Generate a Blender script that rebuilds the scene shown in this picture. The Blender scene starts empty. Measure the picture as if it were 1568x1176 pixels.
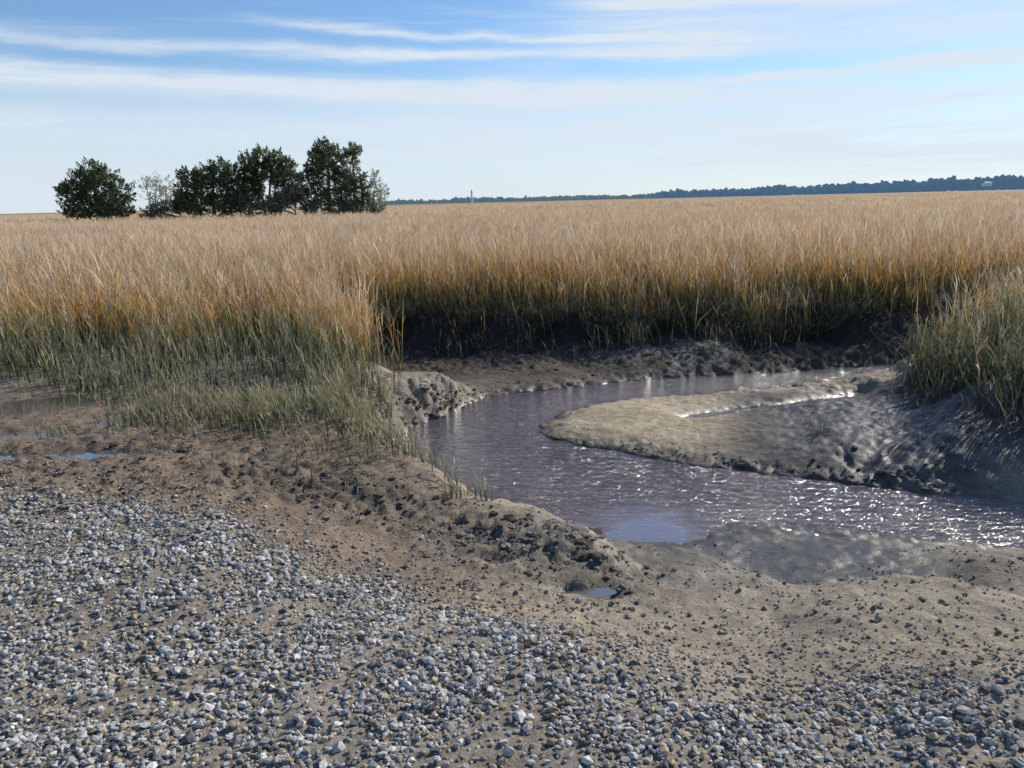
import bpy, math
import numpy as np
from mathutils import Vector, Matrix
rng = np.random.default_rng(7)
WL = -0.70   # creek water level

# ------------------------------------------------------------------ helpers
TAB = np.random.default_rng(99).random((64, 256, 256)).astype(np.float32)
def vnoise(x, y, seed=0):
    x = np.asarray(x, dtype=np.float64); y = np.asarray(y, dtype=np.float64)
    xi = np.floor(x).astype(np.int64); yi = np.floor(y).astype(np.int64)
    fx = x - xi; fy = y - yi
    fx = fx*fx*(3-2*fx); fy = fy*fy*(3-2*fy)
    T = TAB[seed % 64]
    x0 = xi & 255; x1 = (xi+1) & 255; y0 = yi & 255; y1 = (yi+1) & 255
    return (T[x0, y0]*(1-fx)*(1-fy)+T[x1, y0]*fx*(1-fy)+T[x0, y1]*(1-fx)*fy+T[x1, y1]*fx*fy)*2-1
def fbm(x, y, oc=4, seed=0):
    s = 0; a = 1; t = 0
    for i in range(oc):
        s = s+a*vnoise(x*2**i+i*17.3, y*2**i+i*5.7, seed+i); t += a; a *= .5
    return s/t
def ss(a, b, x):
    t = np.clip((x-a)/(b-a), 0, 1); return t*t*(3-2*t)
def lerp(a, b, t): return a+(b-a)*t
def gau(x, y, cx, cy, rx, ry): return np.exp(-(((x-cx)/rx)**2+((y-cy)/ry)**2))
def polydist(px, py, P):
    P = np.array(P); n = len(P)
    d2 = np.full(px.shape, 1e18); ins = np.zeros(px.shape, bool)
    for i in range(n):
        ax, ay = P[i]; bx, by = P[(i+1) % n]
        ex, ey = bx-ax, by-ay
        wx, wy = px-ax, py-ay
        t = np.clip((wx*ex+wy*ey)/(ex*ex+ey*ey), 0, 1)
        d2 = np.minimum(d2, (wx-t*ex)**2+(wy-t*ey)**2)
        c = ((ay > py) != (by > py))
        if ey != 0:
            c &= (px < ex*(py-ay)/ey+ax)
            ins ^= c
    d = np.sqrt(d2)
    return np.where(ins, -d, d)
def linedist(px, py, L):
    d2 = np.full(px.shape, 1e18)
    for (ax, ay), (bx, by) in zip(L[:-1], L[1:]):
        ex, ey = bx-ax, by-ay
        t = np.clip(((px-ax)*ex+(py-ay)*ey)/(ex*ex+ey*ey), 0, 1)
        d2 = np.minimum(d2, (px-ax-t*ex)**2+(py-ay-t*ey)**2)
    return np.sqrt(d2)

def mk(name, V, F, mat, col=None, smooth=False, extra=None, link=True):
    V = np.asarray(V, dtype=np.float32); F = np.asarray(F, dtype=np.int32)
    me = bpy.data.meshes.new(name)
    m, k = F.shape
    me.vertices.add(len(V)); me.vertices.foreach_set('co', V.ravel())
    me.loops.add(m*k); me.loops.foreach_set('vertex_index', F.ravel())
    me.polygons.add(m)
    me.polygons.foreach_set('loop_start', np.arange(0, m*k, k, dtype=np.int32))
    me.polygons.foreach_set('use_smooth', np.full(m, smooth, dtype=bool))
    me.update(calc_edges=True)
    if col is not None:
        c = np.ones((len(V), 4), np.float32); c[:, :3] = np.clip(col, 0, 1)
        a = me.color_attributes.new('Col', 'FLOAT_COLOR', 'POINT'); a.data.foreach_set('color', c.ravel())
    if extra:
        for kx, v in extra.items():
            a = me.attributes.new(kx, 'FLOAT', 'POINT'); a.data.foreach_set('value', np.asarray(v, np.float32))
    me.materials.append(mat)
    ob = bpy.data.objects.new(name, me)
    if link: bpy.context.scene.collection.objects.link(ob)
    return ob

def mat_new(name):
    m = bpy.data.materials.new(name); m.use_nodes = True
    nt = m.node_tree; nt.nodes.clear()
    return m, nt, nt.nodes, nt.links

# ------------------------------------------------------------------ terrain
CREEK = [(-1.35,7.70),(-1.10,6.95),(-.70,6.30),(-.10,5.66),(.60,5.34),(1.25,5.34),(1.60,5.66),(2.1,5.58),(2.8,5.36),(3.49,5.11),(6,4.6),(9,4.0),
 (9,5.6),(6.5,5.75),(4.0,5.95),(3.3,6.2),(2.6,6.55),(1.58,7.06),(.74,7.64),(.35,8.0),(.25,8.39),(.57,9.0),(1.17,9.45),(2.19,9.72),(3.53,10.02),(4.6,10.25),(5.45,10.5),(9,11.2),
 (9,12.0),(5.58,11.25),(3.67,10.88),(1.89,10.64),(.55,10.2),(-.37,9.85),(-.75,9.02),(-1.15,8.5)]
CP = np.array([
 (0,0,0,1),(-4,3,0,1),(0,2.4,0,1),(-2,4,0,.8),(2,2.4,-.03,1.2),(4,2,-.03,1),(6,3,-.1,1),(-2,1,0,1),(3,0,0,1),
 (2,3.5,-.22,1.6),(3.5,3.3,-.22,1.5),(1,4.0,-.32,1.4),(.2,4.4,-.2,.9),(1.7,4.8,-.695,.7),(2.3,4.75,-.695,.8),(1.0,4.8,-.63,.8),(3.2,4.3,-.55,1.0),(-.2,5.0,-.25,.6),
 (-.9,5.4,-.10,.6),(-1.5,6.4,-.04,.45),(-1.7,7.7,-.10,.40),(-3,5.5,-.03,.5),(-5,6,-.05,.5),(-3,9,-.03,.5),(-6,10,-.03,.5),(-1.8,9.2,-.10,.45),(-1.3,9.6,-.35,.5),
 (-1.1,10.6,-.60,.8),(-1.7,11.2,-.54,.8),(-.9,11.6,-.52,.8),(-.3,10.8,-.60,.8),
 (1,11.3,-.56,.9),(2.2,11.2,-.44,.7),(4.5,11.7,-.46,.6),(.2,11.7,-.50,.8),(2.9,11.6,-.38,.6),(1.3,11.8,-.46,.6),(3.6,11.4,-.52,.6),
 (-2.7,10.8,0,1),(-2.6,12.0,0,1),(-1.2,12.6,.02,1),(0,12.5,.02,1),(1.2,12.45,.02,1),(3,12.3,.02,1),(5,12.4,.02,1),(8,12.6,0,1),
 (.8,8.3,-.62,.5),(1.6,8.1,-.59,.6),(2.2,9.2,-.65,.4),(3.5,9.6,-.63,.4),(2.5,7.5,-.55,.9),(3.3,7.2,-.45,1),(4.1,9.8,-.62,.3),(4.6,9.9,-.55,.3),(3.9,9.2,-.6,.4),
 (4.8,7.3,-.08,1),(5.1,8.4,-.04,1),(5.2,9.2,-.12,.6),(6,7.5,.05,1),(8,8,.05,1),(4.3,6.7,-.30,.8),(7,6.6,-.05,.8),(4.0,8.2,-.46,.8),(4.4,8.8,-.48,.6),(6.2,9.6,-.0,.5),(5.4,10.0,-.35,.3),
])
DITCH = [(2.0,8.55),(2.5,8.75),(3.1,8.95),(3.7,9.2),(4.3,9.5)]
PUD = [(-4.75,7.30,.60,.45),(-3.15,5.75,.60,.13),(-3.40,6.70,.30,.20),(-4.05,6.35,.42,.17),(-3.9,5.72,.26,.08),(-.12,4.15,.09,.05),(.30,3.84,.17,.05),(1.1,4.45,.30,.05)]
def land(x, y):
    W = 0; L = 0; B = 0
    for cx, cy, l, b in CP:
        w = 1/((x-cx)**2+(y-cy)**2+.035)**2
        W = W+w; L = L+w*l; B = B+w*b
    L = L/W; B = B/W
    far = np.maximum.reduce([ss(12.3, 13.2, y), ss(-3.5, -6, x)*ss(2,6,y), ss(9, 14, x)*ss(12,13,y), ss(0.5,-1,y)])
    return lerp(L, 0.0, far), B
def base_height(x, y):
    L, B = land(x, y)
    d = polydist(x, y, CREEK) + .05*fbm(x*3, y*3, 3, 4) + .03*vnoise(x*11, y*11, 9)
    s = np.clip(d/B, 0, 1); s = 1-(1-s)**2.0
    s = np.where(d < 0, 0, s)
    z = WL + (L-WL)*s
    z = np.where(d < 0, WL-.25*(1-np.exp(np.minimum(d, 0)/.25))-.01, z)
    return z, d
def rough_amp(x, y, d):
    a = .010+0*x
    brown = ss(-.2,-1.4,x)*ss(4.2,4.8,y)*ss(8,6.5,y)
    a = a+.018*brown
    clod = np.exp(-(linedist(x, y, [(-1.9,5.3),(-.9,4.9),(-.3,4.6),(.45,4.1)])/.33)**2)
    a = a+.030*clod
    bank = np.exp(-(linedist(x, y, [(-.45,6.1),(-1.2,6.8),(-1.5,7.7),(-1.3,8.6),(-.7,9.6)])/.30)**2)
    a = a+.060*bank
    back = ss(10.6,11.2,y)*ss(12.9,12.4,y)
    a = a+.030*back
    rl = ss(2.2,2.8,x)*ss(9.35,9.6,y)*ss(10.5,10.1,y)
    a = a+.016*rl
    rm = ss(2.0,3.2,x)*ss(5.9,6.3,y)*ss(9,8.2,y)
    a = a+.008*rm
    edge = np.exp(-((d-.10)/.10)**2)
    a = a+.012*edge
    flat = gau(x, y, 2.0, 5.0, 1.1, .5)
    a = a*(1-.45*flat)
    return a, brown, clod, bank, back, rl, rm
def height(x, y):
    x = np.asarray(x, float); y = np.asarray(y, float)
    z, d = base_height(x, y)
    a, br_, cl_, bk_, *_ = rough_amp(x, y, d)
    wx = x+.06*fbm(x*5, y*5, 2, 14); wy = y+.06*fbm(x*5+9, y*5, 2, 15)
    n = fbm(wx*4.2, wy*4.2, 5, 11)
    n2 = np.abs(fbm(wx*9, wy*9, 3, 21))
    n3 = np.abs(fbm(wx*19, wy*19, 2, 25))
    z = z + np.where(d > 0, 1, .2)*a*(n*1.1 + (n2-.25)*1.6 + (n3-.25)*1.0)
    z = z + np.where(d > 0.02, .005*fbm(x*22, y*22, 2, 31), 0)
    z = z - .20*np.exp(-(linedist(x, y, DITCH)/.17)**2)
    for i, (cx, cy, rx, ry) in enumerate(PUD):
        q = ((x-cx)/rx)**2+((y-cy)/ry)**2
        z = z - .060*np.exp(-q*.8)
    r = np.hypot(x, y)
    f = ss(4, 14, y)
    z = z + f*(.5*ss(20, 60, r)+.35*ss(60, 300, r))
    return z
def axis(a, b, step, lo, hi, g=1.14):
    c = list(np.arange(a, b+1e-6, step))
    s = step; v = c[-1]; out = []
    while v < hi: s *= g; v += s; out.append(v)
    s = step; v = a; pre = []
    while v > lo: s *= g; v -= s; pre.append(v)
    return np.array(pre[::-1]+c+out)
X = axis(-6.0, 6.6, .024, -5000, 5000); Y = axis(1.4, 12.9, .024, -300, 6000)
XX, YY = np.meshgrid(X, Y, indexing='xy')
x = XX.ravel(); y = YY.ravel()
z = height(x, y)
_, dC = base_height(x, y)
amp, brown, clod, bank, back, rl, rm = rough_amp(x, y, dC)
ny, nx = XX.shape
i = np.arange(ny-1)[:, None]*nx+np.arange(nx-1)[None, :]
F = np.stack([i, i+1, i+nx+1, i+nx], -1).reshape(-1, 4)
GB = [(-7,6.0),(-3.3,4.95),(-1.81,4.3),(-.62,3.75),(.02,3.1),(.48,2.75),(1.34,2.55),(7,2.3)]
gbx = [p[0] for p in GB]; gby = [p[1] for p in GB]
def gravel_mask(x, y):
    yb = np.interp(x, gbx, gby)+.25*fbm(x*1.7, y*1.7, 3, 40)
    return ss(.28, -.28, y-yb)
gm = gravel_mask(x, y)
C = np.zeros((len(x), 3))
sand = np.array([.34,.29,.22]); brn = np.array([.27,.20,.14]); gdirt = np.array([.29,.25,.20])
barc = np.array([.48,.40,.27]); dark = np.array([.03,.027,.022]); straw = np.array([.44,.32,.19])
n1 = fbm(x*1.3, y*1.3, 4, 50)[:, None]; n2 = fbm(x*6, y*6, 4, 55)[:, None]
C[:] = sand
def mixc(C, c, t): return C*(1-t[:, None])+np.array(c)*t[:, None]
left = ss(.6,-.9,x+ .3*(y-4))*ss(9,7,y)
C = mixc(C, brn, np.clip(left*1.0, 0, 1))
C = mixc(C, gdirt, gm)
C = mixc(C, [.12,.10,.078], np.clip(clod*.8, 0, 1)*(1-gm*.7))
C = mixc(C, [.16,.135,.10], brown*ss(.0,.5,n2[:,0]+n1[:,0]*.6)*.8)
C = mixc(C, [.14,.125,.10], ss(.3,.9,x)*ss(3.7,4.5,y)*ss(5.8,5.6,y)*.85)
bar = ss(5.9,6.6,y)*ss(10.3,9.9,y)*ss(-.2,.2,x)
C = mixc(C, barc, bar*ss(3.2,2.0,x))
C = mixc(C, [.09,.086,.084], bar*ss(1.8,2.7,x-.35*(y-8.0)))  # right of the bar: wet mud with its bluish shadow painted into the colour
C = mixc(C, [.36,.31,.235], rl)
C = mixc(C, [.10,.086,.068], bar*np.exp(-np.maximum(dC,0)/.12)*.9)
C = mixc(C, [.25,.225,.185], np.clip(bank, 0, 1)*.85)
C = mixc(C, [.12,.10,.08], ss(9.7,10.1,y)*ss(12.6,12,y)*ss(2.0,1.2,x)*(1-np.clip(bank,0,1)))  # shade on the back bank and its foot, put into the mud colour
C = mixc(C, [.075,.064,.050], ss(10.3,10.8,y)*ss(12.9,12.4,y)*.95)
C = mixc(C, [.042,.037,.030], back*ss(11.2,11.7,y)*.95)  # deepest shade up the bank wall, also painted as colour
C = mixc(C, [.40,.365,.30], gau(x, y, 2.25, 11.30, .80, .36)*ss(-.5,.2,n2[:,0])*.95)  # sunlit patch of cracked mud, painted lighter than the shaded bank
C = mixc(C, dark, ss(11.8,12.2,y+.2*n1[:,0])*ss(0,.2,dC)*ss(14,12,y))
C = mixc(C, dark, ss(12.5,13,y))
C = mixc(C, straw*.8, ss(22,50,y))
wet = np.exp(-np.maximum(z-WL, 0)/.05)
wet = np.maximum(wet, .60*rm)
wet = np.maximum(wet, .95*gau(x, y, 2.0, 5.1, 1.2, .40))
wet = np.maximum(wet, .85*gau(x, y, -4.1, 6.4, 1.1, .45)*ss(-.3,.3,n1[:,0]))
wet = np.maximum(wet, .65*gau(x, y, 1.0, 4.4, 1.5, .45))
for cx, cy, rx, ry in PUD:
    wet = np.maximum(wet, .95*np.exp(-.55*(((x-cx)/rx)**2+((y-cy)/ry)**2)))
wet = wet*(1-.5*ss(10.5,11,y))
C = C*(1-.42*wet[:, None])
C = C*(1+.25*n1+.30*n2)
ground_mat, nt, N, Lk = mat_new('ground_mud')
out = N.new('ShaderNodeOutputMaterial'); bs = N.new('ShaderNodeBsdfPrincipled'); Lk.new(bs.outputs[0], out.inputs[0])
at = N.new('ShaderNodeAttribute'); at.attribute_name = 'Col'
aw = N.new('ShaderNodeAttribute'); aw.attribute_name = 'wet'
geo = N.new('ShaderNodeNewGeometry')
def noise(scale, det=6, rough=.6, vec=None):
    n = N.new('ShaderNodeTexNoise'); n.inputs['Scale'].default_value = scale; n.inputs['Detail'].default_value = det
    n.inputs['Roughness'].default_value = rough
    Lk.new(vec or geo.outputs['Position'], n.inputs['Vector']); return n
def ramp(src, stops):
    r = N.new('ShaderNodeValToRGB'); e = r.color_ramp.elements
    while len(e) < len(stops): e.new(.5)
    for k, (p, c) in enumerate(stops):
        e[k].position = p; e[k].color = (*c, 1) if len(c) == 3 else c
    Lk.new(src, r.inputs[0]); return r
def mixrgb(mode, a, b, fac):
    m = N.new('ShaderNodeMix'); m.data_type = 'RGBA'; m.blend_type = mode
    if isinstance(fac, float): m.inputs[0].default_value = fac
    else: Lk.new(fac, m.inputs[0])
    for s, k in ((a, 6), (b, 7)):
        if isinstance(s, tuple): m.inputs[k].default_value = s
        else: Lk.new(s, m.inputs[k])
    return m.outputs[2]
na = noise(55, 5, .7); ra = ramp(na.outputs[0], [(.3, (.5,.48,.45)), (.55, (1,1,1)), (.72, (1.4,1.35,1.28))])
c1 = mixrgb('MULTIPLY', at.outputs[0], ra.outputs[0], 1.0)
nb = noise(9, 6, .65); rb = ramp(nb.outputs[0], [(.3, (.72,.7,.68)), (.6, (1.1,1.08,1.05))])
c2 = mixrgb('MULTIPLY', c1, rb.outputs[0], 1.0)
Lk.new(c2, bs.inputs['Base Color'])
nw = noise(7, 5, .6)
mr = N.new('ShaderNodeMath'); mr.operation = 'MULTIPLY_ADD'; Lk.new(nw.outputs[0], mr.inputs[0]); mr.inputs[1].default_value = 1.3
sub = N.new('ShaderNodeMath'); sub.operation = 'SUBTRACT'; Lk.new(aw.outputs['Fac'], sub.inputs[0]); sub.inputs[1].default_value = .65
Lk.new(sub.outputs[0], mr.inputs[2])
rr = ramp(mr.outputs[0], [(.1, (.92,.92,.92)), (.45, (.60,.60,.60)), (.95, (.26,.26,.26))])
Lk.new(rr.outputs[0], bs.inputs['Roughness'])
bs.inputs['Specular IOR Level'].default_value = .45
nb2 = noise(130, 4, .7); bp = N.new('ShaderNodeBump'); bp.inputs['Distance'].default_value = .008
br_ = ramp(mr.outputs[0], [(.3, (.75,.75,.75)), (.85, (.2,.2,.2))]); Lk.new(br_.outputs[0], bp.inputs['Strength'])
nb3 = noise(28, 5, .65)
ad = N.new('ShaderNodeMath'); ad.operation = 'MULTIPLY_ADD'; Lk.new(nb3.outputs[0], ad.inputs[0]); ad.inputs[1].default_value = 2.5; Lk.new(nb2.outputs[0], ad.inputs[2])
Lk.new(ad.outputs[0], bp.inputs['Height']); Lk.new(bp.outputs[0], bs.inputs['Normal'])
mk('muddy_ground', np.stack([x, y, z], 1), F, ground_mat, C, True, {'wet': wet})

# ------------------------------------------------------------------ water
def water_mat(name, base, ripple):
    global N, Lk, geo
    m, nt, N, Lk = mat_new(name)
    out = N.new('ShaderNodeOutputMaterial'); b = N.new('ShaderNodeBsdfPrincipled'); Lk.new(b.outputs[0], out.inputs[0])
    b.inputs['Base Color'].default_value = (*base, 1); b.inputs['Roughness'].default_value = .10; b.inputs['IOR'].default_value = 1.7
    b.inputs['Coat Weight'].default_value = 1.; b.inputs['Coat IOR'].default_value = 1.7; b.inputs['Coat Roughness'].default_value = .07
    geo = N.new('ShaderNodeNewGeometry')
    if ripple:
        mp = N.new('ShaderNodeMapping'); mp.inputs['Scale'].default_value = (3.6, 8.5, 1); mp.inputs['Rotation'].default_value = (0, 0, .35)
        Lk.new(geo.outputs['Position'], mp.inputs[0])
        n = noise(1.6, 4, .6, mp.outputs[0]); n2 = noise(4.0, 2, .5, mp.outputs[0])
        n.inputs['Distortion'].default_value = 1.0
        vd = N.new('ShaderNodeVectorMath'); vd.operation = 'DISTANCE'; Lk.new(geo.outputs['Position'], vd.inputs[0]); vd.inputs[1].default_value = (1.0, 5.50, WL)
        cn = noise(1.6, 3, .5); sm = N.new('ShaderNodeMath'); sm.operation = 'MULTIPLY_ADD'; Lk.new(cn.outputs[0], sm.inputs[0]); sm.inputs[1].default_value = .6; Lk.new(vd.outputs['Value'], sm.inputs[2])
        rc = ramp(sm.outputs[0], [(.55, (.06,)*3), (.95, (1,)*3)])
        a = N.new('ShaderNodeMath'); a.operation = 'MULTIPLY_ADD'; Lk.new(n2.outputs[0], a.inputs[0]); a.inputs[1].default_value = .3; Lk.new(n.outputs[0], a.inputs[2])
        bp = N.new('ShaderNodeBump'); bp.inputs['Distance'].default_value = .065
        Lk.new(rc.outputs[0], bp.inputs['Strength']); Lk.new(a.outputs[0], bp.inputs['Height']); Lk.new(bp.outputs[0], b.inputs['Normal']); Lk.new(bp.outputs[0], b.inputs['Coat Normal'])
        nc = noise(1.1, 4, .6); r = ramp(nc.outputs[0], [(.35, base), (.7, tuple(v*1.5 for v in base))]); Lk.new(r.outputs[0], b.inputs['Base Color'])
    return m
wm = water_mat('creek_water_mat', (.135,.103,.090), True)
gx = np.linspace(-2.0, 11, 40); gy = np.linspace(4.3, 12.2, 30)
A, Bq = np.meshgrid(gx, gy); v = np.stack([A.ravel(), Bq.ravel(), np.full(A.size, WL)], 1)
i = np.arange(29)[:, None]*40+np.arange(39)[None, :]
mk('creek_water', v, np.stack([i, i+1, i+41, i+40], -1).reshape(-1, 4), wm, None, True)
pm = water_mat('puddle_water_mat', (.14,.125,.11), False)
for k, (cx, cy, rx, ry) in enumerate(PUD):
    th = np.linspace(0, 2*np.pi, 33)[:-1]
    zc = float(height(np.array([cx]), np.array([cy]))[0])
    zz = np.sort(height(cx+rx*.85*np.cos(th), cy+ry*.85*np.sin(th)))[11 if k < 5 else 6]
    zl = max(zc+.010, zz)
    vv = np.stack([cx+1.3*rx*np.cos(th), cy+1.3*ry*np.sin(th), np.full(32, zl)], 1)
    vv = np.vstack([vv, [[cx, cy, zl]]])
    ff = np.array([(j, (j+1) % 32, 32) for j in range(32)])
    mk('puddle', vv, ff, pm)

# ------------------------------------------------------------------ vertex-colour material
def vc_mat(name, rough=.8, transl=0., noise_scale=None, spec=.3, bump=0., air=None):
    global N, Lk, geo
    m, nt, N, Lk = mat_new(name)
    out = N.new('ShaderNodeOutputMaterial'); b = N.new('ShaderNodeBsdfPrincipled')
    at = N.new('ShaderNodeAttribute'); at.attribute_name = 'Col'; geo = N.new('ShaderNodeNewGeometry')
    c = at.outputs[0]
    if noise_scale:
        n = noise(noise_scale, 4, .6); r = ramp(n.outputs[0], [(.3, (.65,)*3), (.7, (1.3,)*3)]); c = mixrgb('MULTIPLY', c, r.outputs[0], 1.0)
        if bump:
            bp = N.new('ShaderNodeBump'); bp.inputs['Distance'].default_value = bump; bp.inputs['Strength'].default_value = .7
            Lk.new(n.outputs[0], bp.inputs['Height']); Lk.new(bp.outputs[0], b.inputs['Normal'])
    Lk.new(c, b.inputs['Base Color']); b.inputs['Roughness'].default_value = rough; b.inputs['Specular IOR Level'].default_value = spec
    if air:   # aerial perspective: surface glow standing in for light scattered by a kilometre of air
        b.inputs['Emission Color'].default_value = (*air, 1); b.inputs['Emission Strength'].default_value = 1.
    if transl > 0:
        t = N.new('ShaderNodeBsdfTranslucent'); Lk.new(c, t.inputs[0]); mx = N.new('ShaderNodeMixShader'); mx.inputs[0].default_value = transl
        Lk.new(b.outputs[0], mx.inputs[1]); Lk.new(t.outputs[0], mx.inputs[2]); Lk.new(mx.outputs[0], out.inputs[0])
    else: Lk.new(b.outputs[0], out.inputs[0])
    return m

# ------------------------------------------------------------------ gravel
ph = (1+5**.5)/2
ICO = np.array([(-1,ph,0),(1,ph,0),(-1,-ph,0),(1,-ph,0),(0,-1,ph),(0,1,ph),(0,-1,-ph),(0,1,-ph),(ph,0,-1),(ph,0,1),(-ph,0,-1),(-ph,0,1)]); ICO /= np.linalg.norm(ICO[0])
IF = np.array([(0,11,5),(0,5,1),(0,1,7),(0,7,10),(0,10,11),(1,5,9),(5,11,4),(11,10,2),(10,7,6),(7,1,8),(3,9,4),(3,4,2),(3,2,6),(3,6,8),(3,8,9),(4,9,5),(2,4,11),(6,2,10),(8,6,7),(9,8,1)])
def subdiv(V, F):
    V = list(map(tuple, V)); cache = {}; nf = []
    def mid(a, b):
        k = (min(a, b), max(a, b))
        if k not in cache:
            p = (np.array(V[a])+np.array(V[b])); p /= np.linalg.norm(p); V.append(tuple(p)); cache[k] = len(V)-1
        return cache[k]
    for a, b, c in F:
        ab, bc, ca = mid(a, b), mid(b, c), mid(c, a); nf += [(a, ab, ca), (b, bc, ab), (c, ca, bc), (ab, bc, ca)]
    return np.array(V), np.array(nf)
ICO2, IF2 = subdiv(ICO, IF)
def rotmats(n):
    q = rng.normal(size=(n, 4)); q /= np.linalg.norm(q, axis=1)[:, None]
    w, a, b, c = q.T
    return np.stack([1-2*(b*b+c*c), 2*(a*b-c*w), 2*(a*c+b*w), 2*(a*b+c*w), 1-2*(a*a+c*c), 2*(b*c-a*w), 2*(a*c-b*w), 2*(b*c+a*w), 1-2*(a*a+b*b)], 1).reshape(n, 3, 3)
def rocks(pos, rad, colr, jit=.28, base=(ICO, IF), flat=(1, 1, .7), sink=.3):
    V0, F0 = base; n = len(pos); nv = len(V0)
    s = 1+jit*rng.normal(size=(n, nv, 1))*.9
    v = V0[None]*np.clip(s, .45, 1.6)
    ax = rng.uniform(.65, 1.3, size=(n, 1, 3)); v = v*ax
    v = np.einsum('nij,nkj->nki', rotmats(n), v)*np.array(flat)
    v = v*rad[:, None, None]+pos[:, None, :]
    v[:, :, 2] += (rad*(1-sink)*.6)[:, None]
    F = (F0[None]+(np.arange(n)*nv)[:, None, None]).reshape(-1, 3)
    return v.reshape(-1, 3), F, np.repeat(colr, nv, axis=0)
M = 400000
gx = rng.uniform(-5, 5, M); gy = rng.uniform(.9, 6.0, M)
keep = np.abs(gx) < .68*gy+.7
gx = gx[keep]; gy = gy[keep]
g = gravel_mask(gx, gy)
patch = ss(.22, -.08, fbm(gx*1.5+3, gy*1.5, 3, 60)) 
patch2 = np.clip(ss(-.50,.15,fbm(gx*5, gy*5, 2, 63)), .28, 1)
sparse = .05*ss(5.6, 4.0, gy)*(.3+ss(-.1,.5,fbm(gx*3, gy*3, 3, 66)))+.26*np.exp(-np.maximum(gy-np.interp(gx, gbx, gby), 0)/.45)
rightside = ss(-.4, 1.2, gx)
dens = np.clip(g*lerp(1, patch, .72*rightside+.22)*patch2*.96+(1-g)*sparse, 0, 1)
k = rng.random(len(gx)) < dens
gx, gy = gx[k], gy[k]
gz = height(gx, gy)
k = gz > WL-.02; gx, gy, gz = gx[k], gy[k], gz[k]
n = len(gx)
rad = np.clip(rng.lognormal(math.log(.0073), .42, n), .003, .019)
rad *= np.where(gravel_mask(gx, gy) > .5, 1, .8)
u = rng.random(n)
col = np.tile(np.array([[.40,.385,.36]]), (n, 1))*rng.uniform(.5, 1.3, (n, 1))
col = np.where((u < .16)[:, None], np.array([.43,.34,.23])*rng.uniform(.6, 1.2, (n, 1)), col)
col = np.where(((u > .16) & (u < .30))[:, None], np.array([.13,.125,.12]), col)
col = np.where((u > .90)[:, None], np.array([.60,.58,.54]), col)
dirt = (1-gravel_mask(gx, gy))[:, None]
col = lerp(col, col*.5+np.array([.11,.09,.065]), dirt)
V, F, Cc = rocks(np.stack([gx, gy, gz], 1), rad, col)
stone_mat = vc_mat('gravel_stone', .9, 0, 90, .2)
mk('gravel', V, F, stone_mat, Cc)

# mud clods
def along(L, n, w):
    L = np.array(L); seg = np.linalg.norm(L[1:]-L[:-1], axis=1); t = rng.random(n)*seg.sum(); cs = np.r_[0, np.cumsum(seg)]
    i = np.clip(np.searchsorted(cs, t)-1, 0, len(seg)-1); f = ((t-cs[i])/seg[i])[:, None]
    return L[i]*(1-f)+L[i+1]*f+rng.normal(size=(n, 2))*w
groups = [([(-1.3,5.2),(-.6,4.75),(0,4.45),(.5,4.0)], 360, .20, .013), ([(-1.2,6.9),(-1.45,7.7),(-1.2,8.5),(-.75,9.3)], 380, .12, .016),
    ([(-.2,4.5),(.55,4.15)], 60, .12, .022), ([(-1.1,8.9),(-.5,9.5),(-.2,9.9)], 200, .12, .017), ([(-3.6,5.3),(-1.5,5.0)], 360, .35, .011), ([(-3.6,6.2),(-1.2,5.9)], 360, .4, .009),
    ([(.35,7.98),(.9,7.6),(1.6,7.15),(2.6,6.65),(3.6,6.2)], 260, .06, .009), ([(2.2,9.9),(3.5,10.1),(4.6,10.3)], 200, .16, .012), ([(1.8,11.3),(2.7,11.3)], 180, .18, .018),
    ([(2.4,6.9),(4.2,6.5)], 60, .35, .012), ([(.8,4.4),(3.2,4.0)], 260, .5, .007), ([(-.6,10.3),(1.4,10.8)], 80, .3, .012), ([(-1.6,11.9),(4.5,12.0)], 160, .15, .03),([(-.9,6.5),(-.4,5.9)], 110, .12, .013)]
ps = []; rs = []
for L_, n_, w_, r_ in groups:
    ps.append(along(L_, n_, w_)); rs.append(np.clip(rng.lognormal(math.log(r_), .50, n_), .005, .055))
pts = np.vstack(ps); rad = np.concatenate(rs)
pz = height(pts[:, 0], pts[:, 1]); n = len(pts)
k = ((pz > WL-.01)); pts, pz, rad = pts[k], pz[k], rad[k]; n = len(pts)
col = np.array([[.13,.11,.084]])*rng.uniform(.5, 1.7, (n, 1))
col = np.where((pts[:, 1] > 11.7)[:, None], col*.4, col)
V, F, Cc = rocks(np.stack([pts[:, 0], pts[:, 1], pz], 1), rad, col, .22, (ICO2, IF2), (1, 1, .42), .9)
mk('mud_clods', V, F, vc_mat('mud_clod', .85, 0, 40, .2, .01), Cc)

# ------------------------------------------------------------------ grass
def ribbons(base, dirh, h, lean, width, K=4, droop=None, facing=None):
    n = len(base); t = np.linspace(0, 1, K)[None, :]
    up = h[:, None]*t
    if droop is not None: up = up*(1-droop[:, None]*t)
    off = (h*lean)[:, None]*t**1.6
    c = np.stack([base[:, 0:1]+dirh[:, 0:1]*off, base[:, 1:2]+dirh[:, 1:2]*off, base[:, 2:3]+up], -1)
    if facing is None: facing = rng.uniform(0, np.pi, n)
    wd = np.stack([np.cos(facing), np.sin(facing), np.zeros(n)], -1)[:, None, :]
    w = (width[:, None]*(1-t)**.6*.5+.0006)[..., None]
    V = np.stack([c-wd*w, c+wd*w], 2).reshape(n*K*2, 3)
    i = np.arange(K-1)*2; f = np.stack([i, i+1, i+3, i+2], -1)
    F = (f[None]+(np.arange(n)*K*2)[:, None, None]).reshape(-1, 4)
    return V, F, np.repeat(np.tile(t, (n, 1)).reshape(-1), 2)
RT = np.array([0,.22,.38,.50,.62,.80,1.0])
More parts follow.
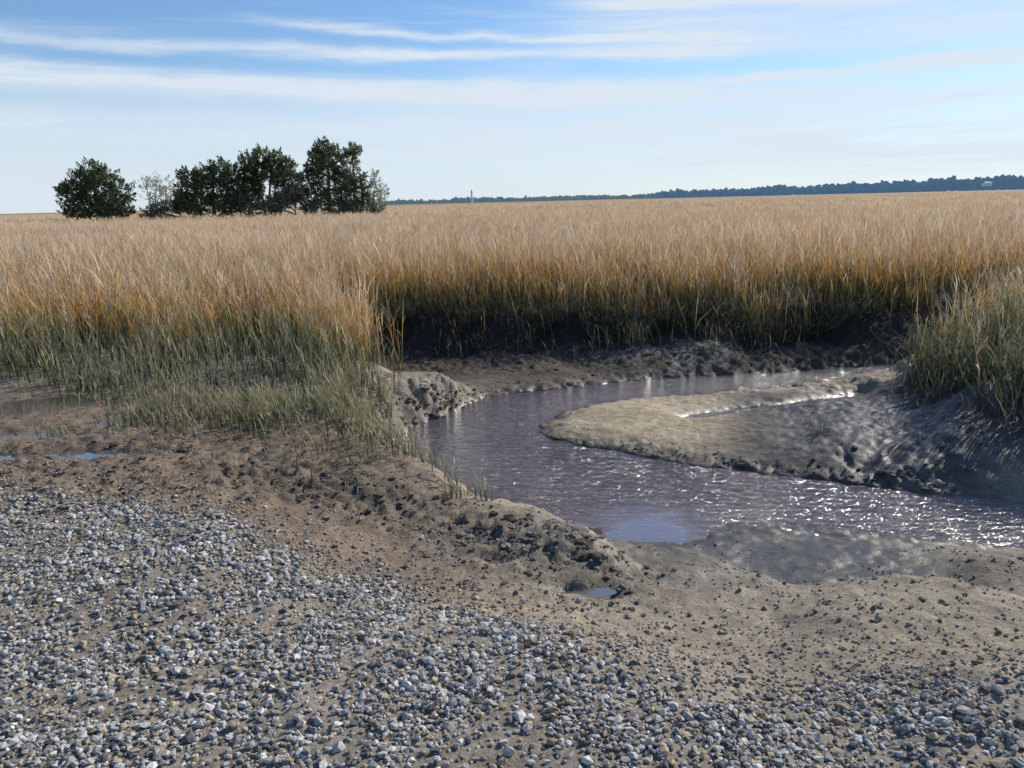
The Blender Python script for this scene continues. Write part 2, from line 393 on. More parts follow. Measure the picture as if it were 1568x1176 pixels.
RC = np.array([(.035,.037,.025),(.085,.095,.048),(.15,.16,.070),(.33,.24,.070),(.62,.35,.10),(.69,.47,.27),(.80,.63,.46)])
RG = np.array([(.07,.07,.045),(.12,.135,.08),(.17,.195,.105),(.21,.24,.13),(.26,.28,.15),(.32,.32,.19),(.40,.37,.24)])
def rampc(T, R, t): return np.stack([np.interp(t, T, R[:, j]) for j in range(3)], -1)
def plants(px, py, pz, H, green, wscale=1., leaves=3, lean=.16, wind=(-.45, -.1), spread=.8, droop=.7):
    n = len(px); base = np.stack([px, py, pz], 1)
    ang = rng.uniform(0, 2*np.pi, n)
    d = np.stack([np.cos(ang), np.sin(ang)], 1)*spread+np.array(wind)
    le = np.abs(rng.normal(lean, .12, n))
    K = 4
    V, F, t = ribbons(base, d, H, le, np.full(n, .008*wscale)*rng.uniform(.7, 1.4, n), K, np.clip(le-.5, 0, .8))
    pr = np.arange(n); hue = rng.normal(0, .10, n)
    Vs = [V]; Fs = [F]; Ts = [np.repeat(pr, 2*K)]
    nv = len(V)
    for l in range(leaves):
        hh = rng.uniform(.12, .86, n)
        b = base.copy(); off = H*le*hh**1.6
        b[:, 0] += d[:, 0]*off; b[:, 1] += d[:, 1]*off; b[:, 2] += H*hh*(1-np.clip(le-.5, 0, .8)*hh)
        a2 = rng.uniform(0, 2*np.pi, n); d2 = np.stack([np.cos(a2), np.sin(a2)], 1)
        ll = H*rng.uniform(.22, .42, n)
        V, F, t = ribbons(b, d2, ll, rng.uniform(.15, .80, n), np.full(n, .0085*wscale)*rng.uniform(.6, 1.3, n), 3, rng.uniform(0, droop, n))
        Vs.append(V); Fs.append(F+nv); nv += len(V); Ts.append(np.repeat(pr, 6))
    V = np.vstack(Vs); F = np.vstack(Fs); pi = np.concatenate(Ts)
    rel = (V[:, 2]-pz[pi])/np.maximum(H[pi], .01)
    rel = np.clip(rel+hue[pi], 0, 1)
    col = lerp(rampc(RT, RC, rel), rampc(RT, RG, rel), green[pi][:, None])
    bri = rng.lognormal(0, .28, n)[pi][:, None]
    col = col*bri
    og = (rng.random(n) < .16)[pi][:, None] & (rel > .40)[:, None] & (rel < .8)[:, None] & (green[pi] < .6)[:, None]
    col = np.where(og, np.array([.68,.33,.06]), col)
    pale = (rng.random(n) < .05)[pi][:, None]
    col = np.where(pale, np.array([.62,.55,.42])*lerp(.35, 1, rel[:, None]), col)
    return V, F, col
GL = [(-1.75,6.6),(-1.50,7.3),(-1.50,8.6),(-1.70,9.8),(-2.35,10.6),(-2.45,12.0),(-1.2,12.45),(0,12.4),(1.2,12.3),(3,12.05),(4.6,12.05),(9,12.4),(20,12.4),(20,24),(-22,24),(-22,8.6),(-6,8.6),(-4.9,8.0),(-4.1,7.6),(-3.6,7.3),(-2.6,7.0)]
GR = [(4.7,6.9),(5.1,6.4),(9,6.1),(9,10.0),(5.5,9.8),(5.0,9.4),(4.8,8.5)]
M = 68000
px = rng.uniform(-14, 14, M); py = rng.uniform(6.0, 17, M)
k = np.abs(px) < .68*py+1.6; px, py = px[k], py[k]
dl = polydist(px, py, GL)+.14*fbm(px*2, py*2, 2, 70); dr = polydist(px, py, GR)+.1*fbm(px*3, py*3, 2, 71)
ins = (dl < 0) | (dr < 0)
k = ins | ((rng.random(len(px)) < .25*np.exp(-np.maximum(np.minimum(dl, dr), 0)/.18)))
k &= rng.random(len(px)) < (.60+.6*fbm(px*1.6, py*1.6, 2, 72)+.5*(np.minimum(dl, dr) > -.8))
px, py, dl, dr = px[k], py[k], dl[k], dr[k]
pz = height(px, py); k = pz > WL+.03; px, py, pz, dl, dr = px[k], py[k], pz[k], dl[k], dr[k]
Hh = 1.02+.14*fbm(px*.7, py*.7, 3, 73)
edgeb = np.exp(-((px+1.75)/.45)**2)
Hs = lerp(.20, 1.0, ss(7.3, 10.0, py+.50*fbm(px, py, 2, 74)+.9*edgeb*ss(7.0,8.4,py)))
leftz = px < -1.3
isl = leftz & (py < 10.3)
Hh = np.where(isl, Hh*Hs, Hh)
Hh = np.where(dr < 0, Hh*.90*lerp(.6, 1, ss(4.7, 5.4, px)), Hh)
front = np.minimum(dl, dr) > -.35
Hh = np.where(front & ~leftz, Hh*rng.uniform(.45, 1, len(px)), Hh)
Hh *= rng.uniform(.68, 1.14, len(px))
green = np.where(isl, ss(.96, .62, Hs)*.95, .05)
green = np.where(dr < .3, .95*ss(10,8,py), green)
green = np.clip(green+rng.normal(0, .15, len(px)), 0, 1)
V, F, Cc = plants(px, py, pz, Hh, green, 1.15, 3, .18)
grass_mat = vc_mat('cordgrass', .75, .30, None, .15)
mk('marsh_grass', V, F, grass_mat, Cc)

# wilted grass hanging over the cut bank
pe = along([(-2.3,11.0),(-2.35,11.9),(-1.2,12.35),(0,12.3),(1.2,12.2),(3,11.95),(5.5,11.95)], 1200, .09)
pe2 = along([(4.85,9.4),(4.65,8.4),(4.65,7.2),(4.9,6.5)], 420, .12)
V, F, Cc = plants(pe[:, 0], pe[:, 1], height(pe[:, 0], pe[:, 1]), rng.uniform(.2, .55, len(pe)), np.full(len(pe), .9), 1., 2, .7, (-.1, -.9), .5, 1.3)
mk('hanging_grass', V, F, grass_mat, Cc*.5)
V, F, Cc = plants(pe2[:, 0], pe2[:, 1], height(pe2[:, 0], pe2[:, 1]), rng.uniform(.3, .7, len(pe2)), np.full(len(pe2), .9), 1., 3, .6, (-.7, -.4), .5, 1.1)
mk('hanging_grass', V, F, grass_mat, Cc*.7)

# sparse short tufts on mud and banks
tx = []; ty = []; th = []
for cx, cy, r, nn, hh in [(-.80,5.75,.16,60,.28),(-.35,5.25,.10,40,.2),(-1.3,5.9,.22,80,.25),(-1.6,6.5,.2,110,.3),(-1.45,6.9,.15,90,.35),(-1.2,6.4,.15,70,.22),(-1.0,6.05,.12,60,.25),(-1.55,7.6,.15,150,.45),(-1.42,8.2,.12,110,.4),(-1.3,7.3,.1,50,.3),
        (-3.3,7.1,.2,70,.2),(-3.0,6.9,.25,200,.22),(-2.5,6.8,.25,220,.25),(-2.1,6.5,.25,240,.28),(-3.7,6.3,.1,30,.15),(-2.6,6.3,.25,90,.18),(2.9,7.3,.06,10,.12),(4.3,8.2,.15,35,.35),(4.4,7.7,.15,35,.3),(4.4,7.1,.18,50,.35),(1.9,11.7,.2,60,.35),
        (4.6,6.6,.2,90,.4),(.2,11.9,.3,50,.3),(1.4,11.8,.3,40,.3),(2.9,11.6,.3,60,.3),(-.8,11.9,.3,50,.3),(-1.9,10.3,.2,80,.45),(3.9,11.6,.3,50,.3),(-2.0,5.6,.3,20,.12),(-1.3,5.4,.2,20,.1),(-3,5.9,.5,30,.1)]:
    tx.append(rng.normal(cx, r, nn)); ty.append(rng.normal(cy, r, nn)); th.append(np.full(nn, hh)*rng.uniform(.4, 1.2, nn))
tx, ty, th = map(np.concatenate, (tx, ty, th)); tz = height(tx, ty); k = tz > WL+.01; tx, ty, th, tz = tx[k], ty[k], th[k], tz[k]
V, F, Cc = plants(tx, ty, tz, th, np.clip(rng.normal(.85, .15, len(tx)), 0, 1), .8, 2, .4)
mk('grass_tufts', V, F, grass_mat, Cc)

# straw litter
lx = np.r_[rng.uniform(-4.5, -.6, 1700), rng.normal(-1.2, .4, 800), rng.uniform(-1.5, 5, 300)]
ly = np.r_[rng.uniform(4.6, 7.2, 1700), rng.normal(6.3, .8, 800), rng.uniform(11.4, 12.2, 300)]
lz = height(lx, ly)+.006; k = lz > WL+.03; lx, ly, lz = lx[k], ly[k], lz[k]; n = len(lx)
a = rng.uniform(0, 2*np.pi, n); L = rng.uniform(.02, .12, n)*np.where(ly > 10, 2.5, 1)
p0 = np.stack([lx-np.cos(a)*L/2, ly-np.sin(a)*L/2, lz], 1); p1 = np.stack([lx+np.cos(a)*L/2, ly+np.sin(a)*L/2, lz+rng.uniform(0, .02, n)], 1)
w = np.stack([-np.sin(a), np.cos(a), np.zeros(n)], 1)*.002
V = np.stack([p0-w, p0+w, p1+w, p1-w], 1).reshape(-1, 3)
mk('straw_litter', V, np.arange(4*n).reshape(-1, 4), grass_mat, np.repeat(np.array([[.40,.32,.21]])*rng.uniform(.35, 1.3, (n, 1)), 4, axis=0))

# instanced far marsh
pc = bpy.data.collections.new('cordgrass_patches')
for v_ in range(5):
    n = 440; qx = rng.uniform(-1.1, 1.1, n); qy = rng.uniform(-1.1, 1.1, n)
    V, F, Cc = plants(qx, qy, np.zeros(n), rng.uniform(.74, 1.12, n), np.full(n, .0), 1.9, 2)
    o = mk('cordgrass_patch', V, F, grass_mat, Cc*rng.uniform(.86, 1.12), link=False); pc.objects.link(o)
pts = []; scl = []
def cells(y0, y1, st, s):
    yy = np.arange(y0, y1, st)
    for q in yy:
        xs = np.arange(-(.70*q+6), .70*q+6, st)
        pts.extend([(a+rng.uniform(-.3, .3)*st*.5, q+rng.uniform(-.3, .3)*st*.5, 0) for a in xs]); 
        scl.extend([(s, s, 1)]*len(xs))
cells(17.6, 56, 1.9, 1.0); cells(57, 320, 6.5, 3.5)
pts = np.array(pts); scl = np.array(scl, float)
hz = 1+.10*fbm(pts[:, 0]*.06, pts[:, 1]*.06, 3, 80)+.09*fbm(pts[:, 0]*.3, pts[:, 1]*.3, 2, 81)
scl[:, 2] *= hz
me = bpy.data.meshes.new('cordgrass_field'); me.vertices.add(len(pts)); me.vertices.foreach_set('co', pts.astype(np.float32).ravel())
a = me.attributes.new('scl', 'FLOAT_VECTOR', 'POINT'); a.data.foreach_set('vector', scl.astype(np.float32).ravel())
rot = np.zeros((len(pts), 3)); rot[:, 2] = rng.uniform(-.5, .5, len(pts))
a = me.attributes.new('rot', 'FLOAT_VECTOR', 'POINT'); a.data.foreach_set('vector', rot.astype(np.float32).ravel())
me.update()
fo = bpy.data.objects.new('cordgrass_field', me); bpy.context.scene.collection.objects.link(fo)
ng = bpy.data.node_groups.new('scatter', 'GeometryNodeTree')
ng.interface.new_socket('Geometry', in_out='INPUT', socket_type='NodeSocketGeometry'); ng.interface.new_socket('Geometry', in_out='OUTPUT', socket_type='NodeSocketGeometry')
gi = ng.nodes.new('NodeGroupInput'); go = ng.nodes.new('NodeGroupOutput'); ip = ng.nodes.new('GeometryNodeInstanceOnPoints')
ci = ng.nodes.new('GeometryNodeCollectionInfo'); ci.inputs['Collection'].default_value = pc; ci.inputs['Separate Children'].default_value = True; ci.inputs['Reset Children'].default_value = True
m2p = ng.nodes.new('GeometryNodeMeshToPoints')
def na_(nm):
    q = ng.nodes.new('GeometryNodeInputNamedAttribute'); q.data_type = 'FLOAT_VECTOR'; q.inputs['Name'].default_value = nm; return q
ns = na_('scl'); nr = na_('rot')
ng.links.new(gi.outputs[0], m2p.inputs[0]); ng.links.new(m2p.outputs[0], ip.inputs['Points']); ng.links.new(ci.outputs[0], ip.inputs['Instance'])
ip.inputs['Pick Instance'].default_value = True
ng.links.new(ns.outputs[0], ip.inputs['Scale'])
e2r = ng.nodes.new('FunctionNodeEulerToRotation'); ng.links.new(nr.outputs[0], e2r.inputs[0]); ng.links.new(e2r.outputs[0], ip.inputs['Rotation'])
ri = ng.nodes.new('FunctionNodeRandomValue'); ri.data_type = 'INT'; ri.inputs[4].default_value = 0; ri.inputs[5].default_value = 4
ng.links.new(ri.outputs[2], ip.inputs['Instance Index'])
ng.links.new(ip.outputs[0], go.inputs[0])
md = fo.modifiers.new('scatter', 'NODES'); md.node_group = ng

# ------------------------------------------------------------------ trees
bark_mat = vc_mat('bark', .9, 0, 6, .2); leaf_mat = vc_mat('leaves', .6, .35, None, .4)
def tube(p0, p1, r0, r1, sides=6, K=5, bend=.12):
    p0 = np.array(p0, float); p1 = np.array(p1, float); L = np.linalg.norm(p1-p0)
    t = np.linspace(0, 1, K)[:, None]; b = rng.normal(size=3)*bend*L; c = p0*(1-t)+p1*t+b*(np.sin(t*np.pi))
    a = np.linspace(0, 2*np.pi, sides, endpoint=False)
    d = (p1-p0)/L; u = np.cross(d, [0, 1, .1]); u /= np.linalg.norm(u); w = np.cross(d, u)
    r = (r0*(1-t)+r1*t)
    V = (c[:, None, :]+r[:, None]*(np.cos(a)[None, :, None]*u+np.sin(a)[None, :, None]*w)).reshape(-1, 3)
    F = [(k*sides+j, k*sides+(j+1) % sides, (k+1)*sides+(j+1) % sides, (k+1)*sides+j) for k in range(K-1) for j in range(sides)]
    return V, np.array(F), c
def tree(name, x0, y0, trunks, lobes, cA, cB, dens=1., leaf=.20, barkc=(.16,.14,.11), upw=.6, zb=-.1):
    root = bpy.data.objects.new(name, None); bpy.context.scene.collection.objects.link(root); root.location = (x0, y0, zb)
    Vs = []; Fs = []; nv = 0; tops = []
    for (bx, tx_, tz_, r) in trunks:
        V, F, c = tube((bx, rng.uniform(-.3, .3), 0), (tx_, rng.uniform(-.3, .3), tz_), r, r*.35, 7, 6, .05)
        Vs.append(V); Fs.append(F+nv); nv += len(V); tops.append(c)
    tops = np.vstack(tops)
    LV = []; LC = []; 
    for (lx, lz, rx, rz) in lobes:
        ly = rng.uniform(-.5, .5)*rx
        c = np.array([lx, ly, lz])
        j = np.argmin(np.linalg.norm(tops-c+np.array([0, 0, rz*.6]), axis=1))
        V, F, _ = tube(tops[j], c, .09, .03, 5, 4, .08); Vs.append(V); Fs.append(F+nv); nv += len(V)
        ns = int(26*rx*rz*1.7*dens)+6
        dirs = rng.normal(size=(ns, 3)); dirs /= np.linalg.norm(dirs, axis=1)[:, None]
        rr_ = rng.uniform(.35, 1.0, ns)**.6
        sc = c+dirs*rr_[:, None]*np.array([rx, rx*.9, rz])*rng.uniform(.85, 1.15, (ns, 1))
        for q in range(min(ns, 10)):
            V, F, _ = tube(c, sc[q], .03, .01, 4, 3, .1); Vs.append(V); Fs.append(F+nv); nv += len(V)
        m = 16
        up = dirs*.8+np.array([0, 0, upw]); up /= np.linalg.norm(up, axis=1)[:, None]
        t = rng.uniform(0, 1, (ns, m, 1))
        ce = sc[:, None]+up[:, None]*(t-.3)*.55+rng.normal(size=(ns, m, 3))*.17*(1.1-t)
        dd = up[:, None]+rng.normal(size=(ns, m, 3))*.55; dd /= np.linalg.norm(dd, axis=2)[..., None]
        sd = np.cross(dd, rng.normal(size=(ns, m, 3))); sd /= np.linalg.norm(sd, axis=2)[..., None]
        ln = rng.uniform(.6, 1.4, (ns, m, 1))*leaf
        tri = np.stack([ce-dd*ln*.5-sd*ln*.28, ce-dd*ln*.5+sd*ln*.28, ce+dd*ln*.9], 2)
        LV.append(tri.reshape(-1, 3))
        br = rng.uniform(0, 1, (ns, 1, 1))*.6+rng.uniform(0, 1, (ns, m, 1))*.4
        cc = np.array(cA)*(1-br)+np.array(cB)*br
        LC.append(np.repeat(cc.reshape(-1, 3), 3, axis=0))
    wood = mk('trunk_and_limbs', np.vstack(Vs), np.vstack(Fs), bark_mat, np.tile(barkc, (nv, 1)), True); wood.parent = root
    LV = np.vstack(LV); lv = mk('foliage', LV, np.arange(len(LV)).reshape(-1, 3), leaf_mat, np.vstack(LC)); lv.parent = root
    return root
dk = (.034,.055,.028); lt = (.17,.225,.085)
TY = 80
tree('cedar_tree', -39.8, TY, [(0,0,5,.28),(-.4,-1.5,4,.16),(.4,1.6,4,.16)],
  [(0,5.2,1.5,1.3),(-1.3,4.6,1.4,1.2),(1.4,4.8,1.4,1.1),(-2.2,3.6,1.3,1.1),(2.3,3.6,1.3,1.2),(0,3.6,1.8,1.3),(-1.5,2.3,1.7,1.2),(1.6,2.3,1.7,1.2),(-2.9,3.9,.6,.5),(0,2,1.8,1.0),(-2.3,2.0,1.0,.8),(2.4,1.9,1.0,.8)], dk, lt, 1.0)
tree('bare_tree', -34.1, TY+1, [(0,-.2,4,.12),(.2,.9,4,.09),(-.2,-1.1,3.8,.08)],
  [(0,4.6,.8,.7),(-.9,4.1,.8,.8),(.8,4.0,.9,.8),(0,3.2,1.2,.8),(1.1,3,.8,.7),(-1.1,2.8,.7,.7)], (.24,.25,.20), (.54,.54,.45), .38, .13, (.48,.46,.42))
tree('cedar_tree', -28.6, TY, [(0,.3,5,.25),(-.5,-1.6,4.4,.18),(.5,1.7,4.5,.16)],
  [(.9,5.4,1.1,1.0),(-.4,4.9,1.1,.9),(-1.7,4.7,1.1,.8),(-2.5,5.1,.5,.4),(1.9,4.9,1.0,1.1),(0,3.8,1.6,1.1),(-2.2,3.5,1.2,1.1),(2.2,3.6,1.1,1.1),(-1.2,2.3,1.6,1.0),(1.3,2.3,1.6,1.1),(-2.9,2.4,.9,.8),(2.6,2.2,.8,.8),(3.0,3.3,.7,.8)], dk, (.18,.235,.10), 1.25)
tree('cedar_tree', -23.3, TY+.5, [(-.4,-.9,5,.2),(.5,.6,5.5,.2),(1.0,1.7,4.5,.14)],
  [(-.2,6.4,1.1,1.0),(-1.4,6.0,1.0,1.0),(1.0,6.2,1.1,.9),(2.0,5.5,.9,.9),(-1.7,4.9,1.0,1.0),(.3,5.3,1.2,.8),(1.7,4.6,1.0,.9),(-1.9,3.8,.9,1.0),(1.7,3.4,1.1,.9),(-1.6,2.6,1.0,.9),(.9,2.2,1.3,.8),(2.3,2.8,.8,.9),(-.9,4.4,.8,.7),(-.9,3.4,.6,.7),(.6,4.5,.6,.5)], dk, lt, 1.25)
tree('cedar_tree', -17.2, TY, [(0,.2,6.5,.25),(-.5,-1.4,5,.18),(.6,1.9,5.6,.16)],
  [(-.3,7.1,.9,.8),(.6,6.8,.8,.7),(-1.0,6.4,1.0,.8),(.1,6.0,1.4,.8),(-1.4,5.2,1.0,.9),(1.3,5.4,.9,.8),(-.2,4.7,1.5,.9),(-1.9,4.0,1.0,.9),(1.2,4.0,1.3,.9),(-1.2,2.9,1.2,.9),(.8,2.6,1.5,.9),(-2.3,2.6,.9,1.0)], dk, lt, 1.1)
tree('leaning_cedar_tree', -14.9, TY-.5, [(-.2,.2,6.6,.16),(.1,.9,4.5,.1)],
  [(.1,7.0,.7,.5),(.7,6.7,.6,.4),(-.5,6.5,.5,.4),(.4,5.6,.5,.45),(.5,4.4,.9,.6),(-.3,3.7,.8,.8),(.7,3.0,1.0,.8),(.0,2.0,1.1,.8)], dk, (.20,.22,.11), .85)
tree('pale_shrub', -12.9, TY, [(0,.2,3.6,.1),(.2,-.6,3.2,.07)],
  [(.1,4.1,.6,.7),(-.6,3.4,.7,.7),(.6,3.0,.7,.7),(0,2.2,.9,.8),(-1.0,2.3,.7,.8)], (.17,.19,.11), (.44,.46,.29), .6, .16, (.3,.28,.25))
tree('salt_bush', -32.2, TY+1, [(0,0,1.6,.08),(.5,1.5,1.6,.06)], [(-2.2,1.7,1.0,.8),(-1,1.9,1.1,.9),(0.3,2.2,1.0,.9),(1.5,1.9,1.0,.9),(-3.3,1.4,.8,.7)], (.09,.10,.06), (.32,.33,.21), .9)
tree('salt_bush', -20.3, TY-1, [(0,0,1.6,.08),(.5,1.2,1.6,.06)], [(-1.6,1.9,.9,.8),(-.5,2.7,.7,.9),(.3,3.2,.7,1.1),(1.2,1.9,1.0,.9),(2.3,1.7,.9,.8),(-2.8,1.4,.8,.7),(.1,4.4,.5,.6)], (.10,.11,.06), (.38,.38,.25), .8)
tree('salt_bush', -25.8, TY-1, [(0,0,1.6,.08),(.5,1.2,1.6,.06)], [(-1.2,1.9,.9,.9),(0,2.3,.9,1.0),(1.1,1.8,1.0,.8)], (.07,.08,.05), (.24,.26,.14), .9)
tree('salt_bush', -14.8, TY-1, [(0,0,1.4,.08)], [(-1.2,1.6,1.0,.8),(0,1.7,1.0,.8),(1.4,1.6,.9,.8),(2.5,1.3,.7,.6)], (.09,.10,.06), (.32,.33,.21), .8)

# distant treelines
def treeline(name, xs, dist, tops, rad, colr, air):
    P = []; R = []
    for xx, h in zip(xs, tops):
        P.append((xx, dist+rng.uniform(-15, 15), h-rad)); R.append(rad*rng.uniform(.7, 1.15))
        for q in range(4):
            P.append((xx+rng.uniform(-6, 6), dist+rng.uniform(-10, 20), rng.uniform(.15, .75)*h)); R.append(rad*rng.uniform(.8, 1.3))
    P = np.array(P); R = np.array(R)
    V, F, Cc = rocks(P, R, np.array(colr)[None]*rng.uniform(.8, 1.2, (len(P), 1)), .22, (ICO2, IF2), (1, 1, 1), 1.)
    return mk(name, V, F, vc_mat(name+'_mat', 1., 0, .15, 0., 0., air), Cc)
n = 560; xs = np.sort(rng.uniform(215, 1000, n))
tops = np.interp(xs, [215,240,400,700,1000], [6,10,12,19,21])+1.6*rng.normal(size=n)+2.2*fbm(xs*.03, xs*0, 2, 90)
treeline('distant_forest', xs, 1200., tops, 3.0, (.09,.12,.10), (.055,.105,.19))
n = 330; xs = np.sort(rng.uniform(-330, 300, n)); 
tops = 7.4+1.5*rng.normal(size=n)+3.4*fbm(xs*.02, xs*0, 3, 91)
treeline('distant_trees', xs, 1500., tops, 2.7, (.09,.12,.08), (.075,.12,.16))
# lighthouse
def frustum(r0, r1, z0, z1, s=12):
    a = np.linspace(0, 2*np.pi, s, endpoint=False)
    V = np.vstack([np.stack([r0*np.cos(a), r0*np.sin(a), np.full(s, z0)], 1), np.stack([r1*np.cos(a), r1*np.sin(a), np.full(s, z1)], 1)])
    F = [(j, (j+1) % s, s+(j+1) % s, s+j) for j in range(s)]
    return V, np.array(F)
lh = bpy.data.objects.new('lighthouse', None); bpy.context.scene.collection.objects.link(lh); lh.location = (-64, 1480, 0)
for nm, (r0, r1, z0, z1), cc in [('tower',(2.3,1.3,0,18),(.35,.37,.38)),('gallery',(2.2,2.2,18.01,18.8),(.1,.1,.1)),('lantern',(1.2,1.2,18.81,21.5),(.12,.13,.14)),('roof',(1.7,.1,21.51,24),(.1,.1,.1))]:
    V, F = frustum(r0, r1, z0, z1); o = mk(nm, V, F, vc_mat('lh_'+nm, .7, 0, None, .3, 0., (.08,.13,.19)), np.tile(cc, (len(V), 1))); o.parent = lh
# distant house
hs = bpy.data.objects.new('beach_house', None); bpy.context.scene.collection.objects.link(hs); hs.location = (668, 1150, 0)
def box(nm, x0, x1, y0, y1, z0, z1, cc, par):
    V = [(a, b, c) for c in (z0, z1) for a, b in ((x0, y0), (x1, y0), (x1, y1), (x0, y1))]
    F = [(0,3,2,1),(4,5,6,7),(0,1,5,4),(1,2,6,5),(2,3,7,6),(3,0,4,7)]
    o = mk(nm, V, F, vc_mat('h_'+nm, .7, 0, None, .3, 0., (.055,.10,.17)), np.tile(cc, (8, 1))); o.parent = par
box('walls', -5, 5, -4, 4, 7, 10.8, (.55,.55,.55), hs)
for k_, (a, b) in enumerate([(-4.5,-3.5),(4.3,-3.5),(-4.5,3.5),(4.3,3.5),(0,-3.5)]): box('piling_%d' % k_, a, a+.5, b-.25, b+.25, 0, 6.99, (.2,.17,.14), hs)
for k_, a in enumerate([-3.6,-.6,2.4]): box('window_%d' % k_, a, a+1.4, -4.06, -4.01, 8.2, 10, (.05,.06,.08), hs)
V = [(-5.6,-4.6,10.81),(5.6,-4.6,10.81),(5.6,4.6,10.81),(-5.6,4.6,10.81),(-4,0,13),(4,0,13)]
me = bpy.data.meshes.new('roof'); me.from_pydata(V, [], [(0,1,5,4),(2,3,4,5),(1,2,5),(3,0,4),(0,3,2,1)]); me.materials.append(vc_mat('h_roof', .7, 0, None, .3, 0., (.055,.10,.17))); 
ca = me.color_attributes.new('Col', 'FLOAT_COLOR', 'POINT'); ca.data.foreach_set('color', np.tile([.12,.12,.14,1], (6, 1)).ravel())
o = bpy.data.objects.new('roof', me); bpy.context.scene.collection.objects.link(o); o.parent = hs

# ------------------------------------------------------------------ sky + sun
AZ, EL = math.radians(52), math.radians(33)
w = bpy.data.worlds.new('World'); bpy.context.scene.world = w; w.use_nodes = True
nt = w.node_tree; nt.nodes.clear(); N = nt.nodes; Lk = nt.links
wo = N.new('ShaderNodeOutputWorld'); bg = N.new('ShaderNodeBackground'); bg.inputs[1].default_value = .12; Lk.new(bg.outputs[0], wo.inputs[0])
sk = N.new('ShaderNodeTexSky'); sk.sky_type = 'NISHITA'; sk.sun_disc = False; sk.sun_elevation = EL; sk.sun_rotation = AZ; sk.air_density = 1.0; sk.dust_density = .15; sk.ozone_density = 2.5
tc = N.new('ShaderNodeTexCoord'); sp = N.new('ShaderNodeSeparateXYZ'); Lk.new(tc.outputs['Generated'], sp.inputs[0])
def M_(op, a, b=None, c=None, clamp=False):
    m = N.new('ShaderNodeMath'); m.operation = op; m.use_clamp = clamp
    for k, s in enumerate((a, b, c)):
        if s is None: continue
        if isinstance(s, (int, float)): m.inputs[k].default_value = s
        else: Lk.new(s, m.inputs[k])
    return m.outputs[0]
def MR(v, a, b, c=0., d=1.):
    m = N.new('ShaderNodeMapRange'); m.interpolation_type = 'SMOOTHSTEP'; Lk.new(v, m.inputs[0])
    for k, s in enumerate((a, b, c, d)): m.inputs[k+1].default_value = s
    return m.outputs[0]
az = M_('ARCTAN2', sp.outputs[0], sp.outputs[1]); ez = sp.outputs[2]
cv = N.new('ShaderNodeCombineXYZ'); Lk.new(az, cv.inputs[0]); Lk.new(ez, cv.inputs[1])
def wn(sx, sy, det=5, rough=.6, dist=0., off=0., tilt=0.):
    mp = N.new('ShaderNodeMapping'); mp.inputs['Rotation'].default_value = (0, 0, tilt); mp.inputs['Scale'].default_value = (sx, sy, 1); mp.inputs['Location'].default_value = (off, off*.7, 0)
    Lk.new(cv.outputs[0], mp.inputs[0]); n = N.new('ShaderNodeTexNoise'); n.inputs['Scale'].default_value = 1; n.inputs['Detail'].default_value = det; n.inputs['Roughness'].default_value = rough; n.inputs['Distortion'].default_value = dist
    Lk.new(mp.outputs[0], n.inputs['Vector']); return n.outputs[0]
warp = M_('MULTIPLY_ADD', wn(5, 22, 5, .6, .3, 3.), .034, -.017)
ezw = M_('ADD', ez, warp)
fib = wn(3.5, 75, 5, .65, .6, 11., .05)
def streak(z0, slope, wd, a0, a1, s0, s1, amp):
    d = M_('SUBTRACT', ezw, M_('MULTIPLY_ADD', az, slope, z0))
    g_ = M_('EXPONENT', M_('MULTIPLY', M_('POWER', M_('ABSOLUTE', M_('DIVIDE', d, wd)), 2.0), -1.0))
    m = M_('MULTIPLY', MR(az, a0, a0+s0), MR(az, a1, a1-s1))
    return M_('MULTIPLY', M_('MULTIPLY', g_, m), amp)
st = [streak(.184,-.045,.0045,-.34,.36,.2,.2,.85), streak(.163,-.02,.0060,-.80,.08,.2,.2,.65), streak(.217,-.035,.009,.0,.95,.2,.2,1.5),
      streak(.127,.0,.0045,.20,.42,.1,.06,1.1), streak(.118,.03,.007,.36,.9,.12,.2,1.3), streak(.185,-.04,.024,-.05,.95,.3,.2,.75),
      streak(.126,-.02,.013,-.80,.26,.15,.12,.9), streak(.165,-.02,.006,-.25,.34,.15,.15,.7), streak(.212,-.05,.004,-.6,-.2,.2,.15,.5)]
tot = st[0]
for s_ in st[1:]: tot = M_('ADD', tot, s_)
tot = M_('MULTIPLY', tot, M_('MULTIPLY_ADD', fib, 1.5, .15))
haze = MR(ezw, .145, .095, 0., .72)
haze = M_('MULTIPLY', haze, M_('MULTIPLY_ADD', wn(2.5, 26, 4, .55, .3, 5.), 1.0, .50))
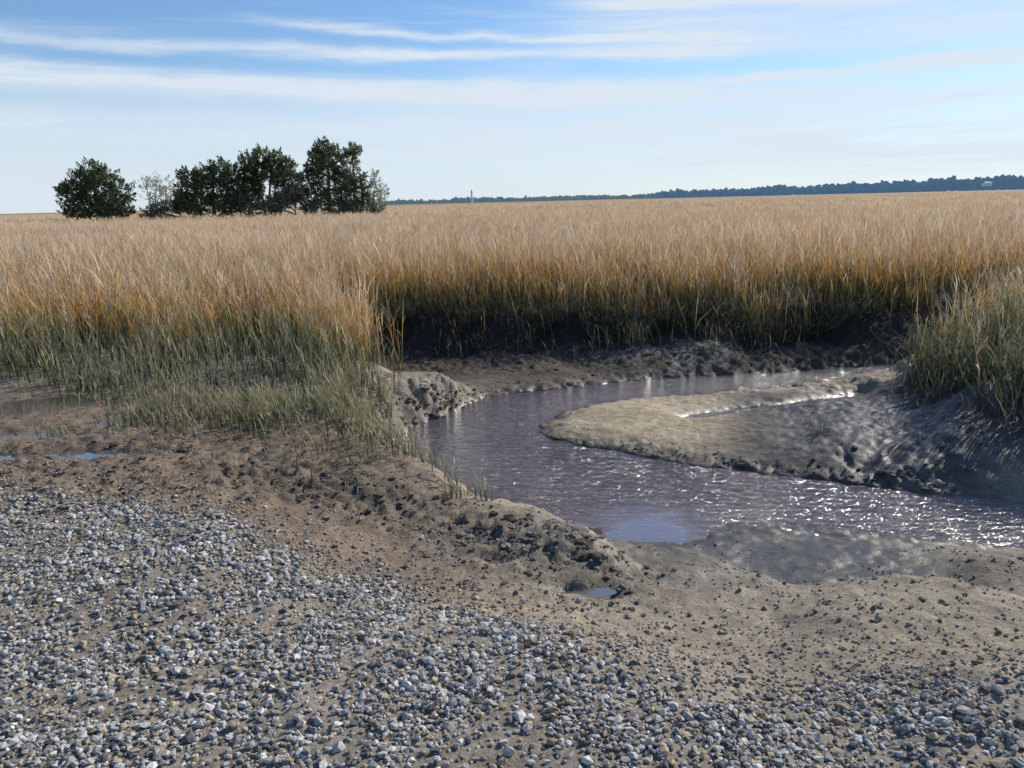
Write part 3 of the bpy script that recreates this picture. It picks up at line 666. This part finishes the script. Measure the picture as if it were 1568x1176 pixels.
thin = M_('MULTIPLY', MR(wn(2.2, 30, 6, .62, .8, 21., .04), .47, .78), .45)
hor = MR(ez, .07, .0, 0., .10)
up = MR(ez, .35, .24)
cl = M_('ADD', M_('ADD', tot, haze), M_('ADD', thin, hor), None)
cl = M_('MULTIPLY', cl, up)
cl = M_('MINIMUM', cl, .95)
mx = N.new('ShaderNodeMix'); mx.data_type = 'RGBA'; Lk.new(cl, mx.inputs[0]); 
tn = N.new('ShaderNodeMix'); tn.data_type = 'RGBA'; tn.blend_type = 'MULTIPLY'; tn.inputs[0].default_value = 1.; Lk.new(sk.outputs[0], tn.inputs[6]); tn.inputs[7].default_value = (.80, .95, 1.12, 1)
Lk.new(tn.outputs[2], mx.inputs[6]); mx.inputs[7].default_value = (6.0, 6.7, 7.5, 1)
Lk.new(mx.outputs[2], bg.inputs[0])
sd = bpy.data.lights.new('sun', 'SUN'); sd.energy = 5.0; sd.angle = math.radians(.5); sd.color = (1, .94, .84)
so = bpy.data.objects.new('sun', sd); bpy.context.scene.collection.objects.link(so)
dv = Vector((math.sin(AZ)*math.cos(EL), math.cos(AZ)*math.cos(EL), math.sin(EL))); so.rotation_euler = dv.to_track_quat('Z', 'Y').to_euler()
# ------------------------------------------------------------------ camera
cd = bpy.data.cameras.new('camera'); co = bpy.data.objects.new('camera', cd); bpy.context.scene.collection.objects.link(co)
cd.sensor_width = 36; cd.lens = 36*1231/1568; cd.clip_end = 12000; cd.clip_start = .05
p = math.radians(12.8); a = math.radians(1.39)
f = Vector((0, math.cos(p), -math.sin(p))); r = Vector((1, 0, 0)); u = Vector((0, math.sin(p), math.cos(p)))
r2 = r*math.cos(a)-u*math.sin(a); u2 = r*math.sin(a)+u*math.cos(a)
mw = Matrix((( r2.x, u2.x, -f.x, 0), (r2.y, u2.y, -f.y, 0), (r2.z, u2.z, -f.z, 1.7), (0, 0, 0, 1)))
co.matrix_world = mw
sc = bpy.context.scene; sc.camera = co
sc.view_settings.view_transform = 'Standard'; sc.view_settings.look = 'None'; sc.view_settings.exposure = 0
